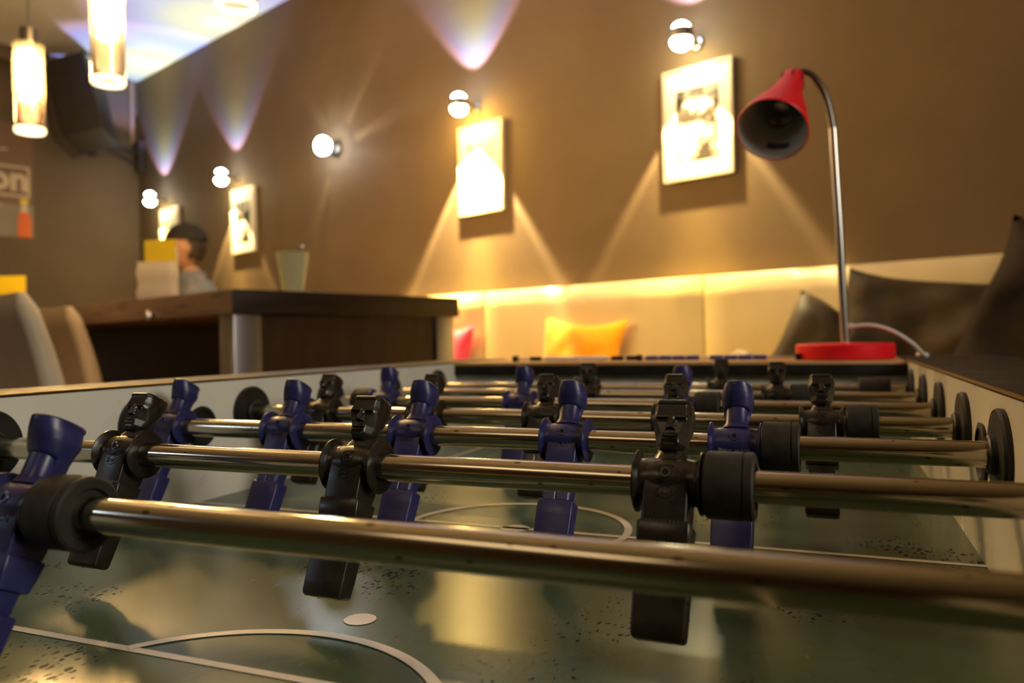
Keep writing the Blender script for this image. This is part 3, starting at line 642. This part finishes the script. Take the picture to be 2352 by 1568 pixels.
# ------------------------------------------------------------ bar table
BTZ = .302
bt = empty('bar_table', 'tall dark wooden bar table with thick top and steel corner legs', 'table', roomframe(0, 0, FLOOR))
TU0, TU1, TV0, TV1 = 1.82, 4.90, .985, 1.765; tz = BTZ-FLOOR
boxo('tabletop', (-TU1, -TU0, TV0, TV1, tz-.062, tz), 'wood_reflect', bt, .003)
boxo('end_board', (-TU0-.0005, -TU0+.004, TV0, TV1, tz-.062, tz-.0005), 'wood_dark', bt, .001)
for x0 in (-TU0-.085, -TU1+.01):
    for y0 in (TV0+.010, TV1-.085):
        o = boxo('leg', (x0, x0+.075, y0, y0+.075, 0, tz-.062), 'steel', bt, .002)
boxo('end_panel', (-TU0-.045, -TU0-.02, TV0+.09, TV1-.09, .10, tz-.062), 'wood_side', bt, smooth=None)
boxo('foot_rail', (-TU1+.08, -TU0-.09, 1.355, 1.39, .66, .72), 'wood_light', bt, .004)
boxo('dark_void_panel', (-TU1+.08, -TU0-.046, 1.39, 1.41, .10, tz-.062), 'wood_dark', bt, smooth=None)  # added dark board standing in for the shade under the table
bm = BM(); lathe(bm, [(.0125, TV0-.002), (.015, TV0-.012), (.012, TV0-.022), (.004, TV0-.025)], 'Y', 20, (-2.27, 0, tz-.052)); mk('round_knob', bm, 'chrome', bt)

# things on the bar table
s = empty('latte_cup', 'pale green glass cup with a spoon on the corner of the bar table', 'cup', roomframe(1.995, 1.27, BTZ))
bm = BM(); lathe(bm, [(.024, 0), (.028, .003), (.029, .010), (.036, .055), (.0455, .112), (.0475, .124), (.0455, .124), (.0435, .112), (.034, .055), (.026, .012), (.002, .010)], 'Z', 36); mk('glass', bm, 'mug', s, 50)
bm = BM(); lathe(bm, [(.0265, .014), (.034, .055), (.0418, .104), (.002, .104)], 'Z', 30); mk('drink', bm, mat('pale green drink', (.5, .55, .36), .4), s, 50)
bm = BM(); tube(bm, [(.018, 0, .03), (.032, .004, .105), (.044, .006, .140)], [.0022, .0022, .0035], 8); mk('spoon', bm, 'spoon', s)
s = empty('napkin_holder', 'white wavy edged paper napkin bag standing on the bar table', 'napkin holder', RFm(2.36, 1.04, BTZ, 0, 0, .62))
bm = BM(); rings = []
for j in range(19):
    z = .112*j/18; wv = .0022*math.sin(j*.62)+.0006*math.sin(j*1.9); rings.append(rrect(.112+2*wv, .040+wv, z, .006, 0, 0, 3))
loft(bm, rings); mk('paper_bag', bm, 'paper_w', s, 60)
o = boxo('menu_card', (-.050, .050, -.0012, .0012, 0, .182), 'card_y', None, .0004); o.matrix_world = RFm(2.36, 1.04, BTZ, 0, 0, .62) @ Matrix.Translation((-.006, .026, 0)); tag(o, 'yellow menu card standing behind the white napkin bag on the bar table', 'menu card')
m_ = boxo('white_edge', (.050, .056, -.0012, .0012, 0, .160), 'paper_w', o, smooth=None)

# cards at the far end of the table
o = boxo('menu_card', (-.075, .075, -.0012, .0012, 0, .212), 'card_y', None, .0004); o.matrix_world = RFm(4.335, 1.20, BTZ, 0, 0, .742); tag(o, 'yellow menu card with small dark lettering at the left edge of the picture', 'menu card')
for i, (x0, x1) in enumerate(((-.012, .002), (.006, .02), (.024, .034), (.038, .05))): boxo('lettering', (x0, x1, -.0018, -.0011, .100, .114), 'ink', o, smooth=None)
o = boxo('menu_card', (-.05, .05, -.04, .04, 0, .012), 'card_y', None, .002); o.matrix_world = RFm(4.20, 1.42, BTZ+.0, 0, 0, .742); tag(o, 'flat yellow card lying on the far end of the bar table', 'menu card')

# ------------------------------------------------------------ beige bar chairs
def bar_chair(Mx, label, lm='chair_leather'):
    c = empty('bar_chair', label, 'chair', Mx, 'beige leather bar chairs at the bar table')
    bm = BM(); rings = []
    for j in range(15):
        t = j/14; z = .62+t*.44; w_ = .44-.05*t*t; d = .065-.02*t; y = -.20-.075*t+.02*math.sin(PI*t)
        rr = rrect(w_, d, z, .024, 0, y, 5)
        if j == 14: rr = rrect(w_-.04, d-.024, z+.004, .01, 0, y, 5)
        rr = [(p_[0], p_[1]+.6*p_[0]*p_[0]*-.6, p_[2]) for p_ in rr]; rings.append(rr)
    loft(bm, rings); mk('backrest', bm, lm, c, 50)
    boxo('seat', (-.21, .21, -.19, .22, .60, .68), 'chair_side', c, .02)
    for x in (-.17, .17):
        for y in (-.16, .17): 
            bm = BM(); tube(bm, [(x*1.15, y*1.15, 0), (x, y, .61)], .016, 10); mk('leg', bm, 'steel', c)
    bm = BM(); tube(bm, [(-.185, -.175, .25), (.185, -.175, .25), (.185, .185, .25), (-.185, .185, .25), (-.185, -.175, .25)], .009, 8); mk('foot_ring', bm, 'steel', c)
    return c
bar_chair(roomframe(2.10, .84, FLOOR, .0), 'beige leather bar chair at the left edge, nearest to the camera')
bar_chair(roomframe(2.68, 1.13, FLOOR, 0), 'beige leather bar chair just behind the nearest one, tucked to the table', 'chair_side')

# ------------------------------------------------------------ left wall: poster, loudspeaker, conduit
LW = Matrix(((V.x, U.x, 0, 0), (V.y, U.y, 0, 0), (0, 0, 1, 0), (0, 0, 0, 1)))     # local x = v, local y = u (into wall)
LW.translation = R(WU, 0, 0)
# (V,U,Z): handedness is positive for V x U = -(U x V)
ps = empty('wall_poster', 'brown poster with boxed lettering and a bottle, cut by the left edge of the picture', 'poster', LW)
z0 = CAM.z
boxo('sheet', (1.0, 1.872, -.006, -.001, z0+1.13, z0+1.565), 'poster', ps, smooth=None)
boxo('lower_sheet', (1.0, 1.866, -.007, -.001, z0+.775, z0+1.0), 'poster_grey', ps, smooth=None)
boxo('middle_sheet', (1.0, 1.868, -.0065, -.001, z0+1.0, z0+1.13), 'poster', ps, smooth=None)
bm = BM()
x0, x1, a, b_ = 1.22, 1.846, z0+1.055, z0+1.268; t = .014
for q in ((x0, x1, b_-t, b_), (x0, x1, a, a+t), (x0, x0+t, a+t, b_-t), (x1-t, x1, a+t, b_-t)): box(bm, q[0], q[1], -.010, -.0062, q[2], q[3])
mk('lettering_box', bm, 'cream_ink', ps, None)
text_mesh('lettering', 'on', .23, .0015, 'cream_ink', ps, Matrix.Translation((1.715, -.009, z0+1.172)) @ Matrix.Rotation(PI/2, 4, 'X'), bold=.008)
for zz, xx in ((1.375, 1.66), (.985, 1.62)):
    bm = BM(); tube(bm, bez([(xx-.12, -.008, z0+zz), (xx-.06, -.008, z0+zz+.012), (xx-.02, -.008, z0+zz-.006), (xx+.05, -.008, z0+zz+.004)], 6), .006, 6); mk('script_flourish', bm, 'cream_ink', ps)
def bottle(z_, hgt):
    s = empty('printed_bottle', None, None); s.parent = ps; s.location = (1.808, -.010, z_)
    bm = BM(); lathe(bm, [(.040, 0), (.042, .01), (.042, .12), (.036, .15), (.024, .175)], 'Z', 20); o = mk('bottle_body', bm, 'orange_ink', s); o.scale = (1, .1, 1)
    bm = BM(); lathe(bm, [(.026, .176), (.020, .21), (.018, .235)], 'Z', 20); o = mk('bottle_neck', bm, 'cream_ink', s); o.scale = (1, .1, 1)
    bm = BM(); lathe(bm, [(.024, .236), (.026, .25), (.020, .27)], 'Z', 20); o = mk('bottle_cap', bm, 'card_y', s); o.scale = (1, .1, 1)
bottle(z0+.775, .27)
spk = empty('loudspeaker', 'black loudspeaker tilted down on a bracket in the far corner under the ceiling', 'loudspeaker', Matrix.Translation(R(5.75, 2.0, z0+1.655)) @ Matrix.Rotation(math.radians(22.3+8), 4, 'Z') @ Matrix.Rotation(math.radians(-17), 4, 'Y') @ Matrix.Rotation(math.radians(-14), 4, 'X'))
boxo('speaker_cabinet', (-.09, .17, -.125, .14, -.30, .29), 'speaker', spk, .012)
boxo('speaker_grille', (-.155, -.09, -.13, .145, -.305, .295), 'grille', spk, .02)
bm = BM(); lathe(bm, [(.020, -.160), (.020, -.153)], 'X', 16, (0, 0, -.24)); mk('badge', bm, 'gold', spk)
br = empty('wall_bracket', 'black jointed bracket on the corner wall carrying the loudspeaker', 'bracket', roomframe(6.09, 2.50, z0+1.44))
boxo('bracket_plate', (-.03, .05, .04, .095, -.12, .12), 'speaker', br, .006)
bm = BM(); tube(bm, [(.0, .06, .03), (.10, -.30, .06)], .020, 12); mk('upper_arm', bm, 'speaker', br)
bm = BM(); tube(bm, [(.0, .06, -.06), (.10, -.26, .02)], .013, 12); mk('lower_arm', bm, 'speaker', br)
bm = BM(); tube(bm, [(.08, -.30, -.06), (.14, -.36, .15)], .030, 14); mk('swivel', bm, 'speaker', br)
bm = BM(); p_ = R(WU-.02, WV-.05, 0); tube(bm, [(p_.x, p_.y, z0+1.56), (p_.x, p_.y, CEIL)], .013, 12); o = mk('conduit_pipe', bm, 'pipe'); tag(o, 'thin vertical pipe running down the far room corner from the ceiling', 'pipe')

# ------------------------------------------------------------ pendant lamps
def pendant(u, v, zb, label, L_=.40, lit=9):
    p = empty('pendant_lamp', label, 'pendant lamp', roomframe(u, v, zb), 'glass tube pendant lamps over the bar table')
    r_ = .0475
    bm = BM(); lathe(bm, [(r_, .012), (r_, L_), (r_-.0025, L_), (r_-.0025, .012)], 'Z', 40, cap=False); mk('glass_tube', bm, 'lamp_glass', p, 60)
    bm = BM(); lathe(bm, [(r_-.012, .000), (r_-.002, -.003), (r_+.001, .004), (r_, .014), (r_-.004, .014), (r_-.012, .006)], 'Z', 40, cap=False); mk('glass_rim', bm, 'lamp_ring', p, 60)
    bm = BM(); pts = []
    turns = 5
    for i in range(turns*14+1):
        a = 2*PI*i/14; pts.append((.019*math.cos(a), .019*math.sin(a), L_*.42+(L_*.50)*i/(turns*14)))
    tube(bm, pts, .0085, 8); tube(bm, [(0, 0, L_*.34), (0, 0, L_*.95)], .010, 10); mk('spiral_bulb', bm, 'tube_glow', p, 60)
    bm = BM(); lathe(bm, [(.020, .035), (.027, .045), (.028, L_*.30), (.022, L_*.36), (.012, L_*.40)], 'Z', 24); mk('inner_glass', bm, 'filament', p, 60)
    bm = BM(); lathe(bm, [(r_*.30, L_+.012), (r_*.66, L_+.008), (r_*.66, L_-.02), (r_*.3, L_-.035)], 'Z', 24); mk('lamp_cap', bm, 'chrome', p)
    bm = BM(); lathe(bm, [(.012, L_+.06), (.028, L_+.055), (.028, L_+.008)], 'Z', 20); mk('cord_grip', bm, 'goose', p)
    bm = BM(); tube(bm, [(0, 0, L_+.05), (0, 0, CEIL-zb)], .0022, 8); mk('cord', bm, 'goose', p)
    return p
def cam_at(px, py, dep): return CAM+(F+RT*((px-1176)/FPX)-UP*((py-784)/FPX))*dep
def uv(P): d = P-ORI; return d.dot(U), d.dot(V), P.z
for px, py, dep, L_, lab in ((249, 192, 2.36, .37, 'large lit glass tube pendant, its top cut off by the picture edge'), (69, 304, 2.70, .30, 'lit glass tube pendant hanging lowest, at the left edge of the picture'),
                             (543, 18, 1.92, .36, 'pendant lamp at the top edge of which only the round lower rim shows')):
    u_, v_, z_ = uv(cam_at(px, py, dep)); pendant(u_, v_, z_, lab, L_)

# ------------------------------------------------------------ person in a cap, seated beyond the table
def skin_body(name, verts, edges, rads, mt, parent=None, sub=2):
    me = bpy.data.meshes.new(name); me.from_pydata([Vector(v) for v in verts], edges, []); o = bpy.data.objects.new(name, me); col.objects.link(o)
    md = o.modifiers.new('skin', 'SKIN'); sv = me.skin_vertices[0].data
    for i, r_ in enumerate(rads):
        r_ = r_ if isinstance(r_, tuple) else (r_, r_); sv[i].radius = r_; sv[i].use_root = (i == 0)
    o.modifiers.new('sub', 'SUBSURF').levels = sub; o.modifiers['sub'].render_levels = sub
    bpy.context.view_layer.update(); dg = bpy.context.evaluated_depsgraph_get()
    m2 = bpy.data.meshes.new_from_object(o.evaluated_get(dg)); bpy.data.objects.remove(o)
    return lk(name, m2, mt, parent, 180)
HP = cam_at(424, 568, 4.30); hu, hv, hz = uv(HP)
# local frame: x = facing direction
fd = (-RT*.86-F*.42); fd.z = 0; fd.normalize(); sd = Vector((0, 0, 1)).cross(fd)
Mp = Matrix(((fd.x, sd.x, 0, HP.x), (fd.y, sd.y, 0, HP.y), (0, 0, 1, HP.z), (0, 0, 0, 1)))
pe = empty('person', 'person in a black cap and grey blue shirt sitting beyond the bar table', 'person', Mp)
hd = -.0; seatz = SEAT-HP.z
def body(r_extra=0, parts='all'):
    pass
hipz = seatz+.12
V_ = [(-.10, 0, hipz), (-.09, 0, hipz+.16), (-.06, 0, hipz+.34), (-.045, 0, -.24), (-.035, 0, -.16), (-.02, 0, -.09),
      (-.045, .17, -.255), (.02, .235, -.42), (.20, .16, -.47), (.28, .13, -.465),
      (-.045, -.17, -.255), (.02, -.235, -.42), (.20, -.16, -.47), (.28, -.13, -.465),
      (-.06, .10, hipz-.02), (.36, .12, hipz-.01), (.38, .12, hipz-.43), (.38, .12, FLOOR-HP.z+.05), (.48, .12, FLOOR-HP.z+.03),
      (-.06, -.10, hipz-.02), (.36, -.12, hipz-.01), (.38, -.12, hipz-.43), (.38, -.12, FLOOR-HP.z+.05), (.48, -.12, FLOOR-HP.z+.03)]
E_ = [(0, 1), (1, 2), (2, 3), (3, 4), (4, 5), (3, 6), (6, 7), (7, 8), (8, 9), (3, 10), (10, 11), (11, 12), (12, 13), (0, 14), (14, 15), (15, 16), (16, 17), (17, 18), (0, 19), (19, 20), (20, 21), (21, 22), (22, 23)]
R_ = [(.12, .15), (.11, .14), (.11, .15), (.085, .12), .055, .05, .06, .045, .035, .03, .06, .045, .035, .03, .085, .065, .05, .04, .035, .085, .065, .05, .04, .035]
skin_body('body', V_, E_, R_, 'skin', pe)
top = [0, 1, 2, 3, 6, 7, 8, 10, 11, 12]
def sub(ids, grow, name, mt):
    mp = {i: n for n, i in enumerate(ids)}; es = [(mp[a], mp[b_]) for a, b_ in E_ if a in mp and b_ in mp]
    rr = [tuple(x+grow for x in (R_[i] if isinstance(R_[i], tuple) else (R_[i], R_[i]))) for i in ids]
    return skin_body(name, [V_[i] for i in ids], es, rr, mt, pe)
V_.append((-.058, 0, -.160)); R_.append((.052, .062)); E_.append((3, 24)); sub(top+[24], .024, 'shirt', 'shirt'); sub([0, 14, 15, 16, 17, 19, 20, 21, 22], .014, 'trousers', 'jeans')
bm = BM(); lathe(bm, [(.075, -.20), (.078, -.17), (.070, -.135), (.060, -.130)], 'Z', 24, (-.035, 0, 0)); mk('collar', bm, 'shirt', pe, 60)
# hands: palm with five fingers
for sy in (1, -1):
    hx = Vector((.285, .13*sy, -.465)); vs = [hx-Vector((.02, 0, 0)), hx+Vector((.045, 0, -.004))]; es = [(0, 1)]; rs = [(.024, .015), (.034, .013)]
    for q, (oy, ln) in enumerate(((.028, .055), (.010, .068), (-.010, .072), (-.028, .064))):
        a = len(vs); base = hx+Vector((.055, oy*.9*sy, -.004)); vs += [base, base+Vector((ln*.55, 0, -.008)), base+Vector((ln, 0, -.028))]; es += [(1, a), (a, a+1), (a+1, a+2)]; rs += [.009, .0085, .0075]
    a = len(vs); vs += [hx+Vector((.015, -.032*sy, .0)), hx+Vector((.045, -.052*sy, -.006)), hx+Vector((.070, -.056*sy, -.014))]; es += [(0, a), (a, a+1), (a+1, a+2)]; rs += [.011, .010, .008]
    skin_body('hand', vs, es, rs, 'skin', pe, 1)
# head, facing +x
bm = BM(); bmesh.ops.create_uvsphere(bm, u_segments=40, v_segments=30, radius=1)
for v in bm.verts:
    x, y, z = v.co; z_ = z*.118
    wx = .098; wy = .076
    if z < 0: wy *= 1-.28*(-z)**1.5; wx *= 1-.08*(-z)
    X = x*wx; Y = y*wy
    if z < -.15 and x < 0: X *= 1-.35*min(1, (-z-.15)/.6)
    if x > 0:
        fr = x**2
        X += fr*.0
        X += .026*math.exp(-((z_+.018)/.020)**2)*math.exp(-(Y/.011)**2)       # nose
        X += .010*math.exp(-((z_-.004)/.016)**2)*math.exp(-(Y/.012)**2)
        X += .006*math.exp(-((z_-.028)/.010)**2)*math.exp(-(Y/.045)**2)       # brow
        X -= .009*math.exp(-((z_-.010)/.011)**2)*(math.exp(-((Y-.031)/.014)**2)+math.exp(-((Y+.031)/.014)**2))
        X += .006*math.exp(-((z_+.054)/.008)**2)*math.exp(-(Y/.020)**2)       # lips
        X += .010*math.exp(-((z_+.092)/.018)**2)*math.exp(-(Y/.022)**2)       # chin
    v.co = (X, Y, z_)
mk('head', bm, 'skin', pe, 180)
for sy in (1, -1):
    bm = BM(); bmesh.ops.create_uvsphere(bm, u_segments=16, v_segments=12, radius=1)
    for v in bm.verts:
        x, y, z = v.co; v.co = (-.008+x*.017, sy*(.074+y*.007+abs(x)*.005), -.008+z*.030)
    mk('ear', bm, 'skin', pe, 180)
    bm = BM(); bmesh.ops.create_uvsphere(bm, u_segments=12, v_segments=8, radius=.011, matrix=Matrix.Translation((.078, sy*.030, .010))); e = mk('eye', bm, mat('eye white', (.75, .72, .68), .2), pe, 180)
    bm = BM(); bmesh.ops.create_uvsphere(bm, u_segments=10, v_segments=6, radius=.0055, matrix=Matrix.Translation((.0855, sy*.030, .010))); mk('iris', bm, 'hair', e, 180)
bm = BM(); bmesh.ops.create_uvsphere(bm, u_segments=32, v_segments=24, radius=1)
for v in list(bm.verts):
    x, y, z = v.co; v.co = (-.012+x*.101, y*.0815, .004+z*.120)
cut = [v for v in bm.verts if v.co.x > -.002 and v.co.z < .05 or v.co.z < -.075]
bmesh.ops.delete(bm, geom=cut, context='VERTS'); mk('hair', bm, 'hair', pe, 180)
cp = BM(); bmesh.ops.create_uvsphere(cp, u_segments=36, v_segments=24, radius=1)
for v in list(cp.verts):
    x, y, z = v.co; v.co = (-.012+x*.113, y*.092, .036+z*.100)
bmesh.ops.delete(cp, geom=[v for v in cp.verts if v.co.z < .034], context='VERTS')
c_ = mk('cap', cp, 'cap', pe, 180)
bm = BM(); A = []
for i in range(13):
    a = -.95+1.9*i/12
    A.append([(-.012+.105*math.cos(a), .086*math.sin(a), .044), (-.012+.105*math.cos(a)+.085*math.cos(a*.8), .082*math.sin(a), .022-.020*abs(math.sin(a)))])
v1 = [[bm.verts.new(p_) for p_ in r_] for r_ in A]; v2 = [[bm.verts.new((p_[0], p_[1], p_[2]-.004)) for p_ in r_] for r_ in A]
for g in (v1, v2):
    for a, b_ in zip(g, g[1:]): bm.faces.new((a[0], b_[0], b_[1], a[1]))
for a, b_, c2_, d_ in zip(v1, v1[1:], v2, v2[1:]): bm.faces.new((a[1], b_[1], d_[1], c2_[1]))
mk('peak', bm, 'cap', c_, 60)
bm = BM(); bmesh.ops.create_uvsphere(bm, u_segments=10, v_segments=8, radius=.008, matrix=Matrix.Translation((-.012, 0, .137))); mk('button', bm, 'cap', c_, 180)
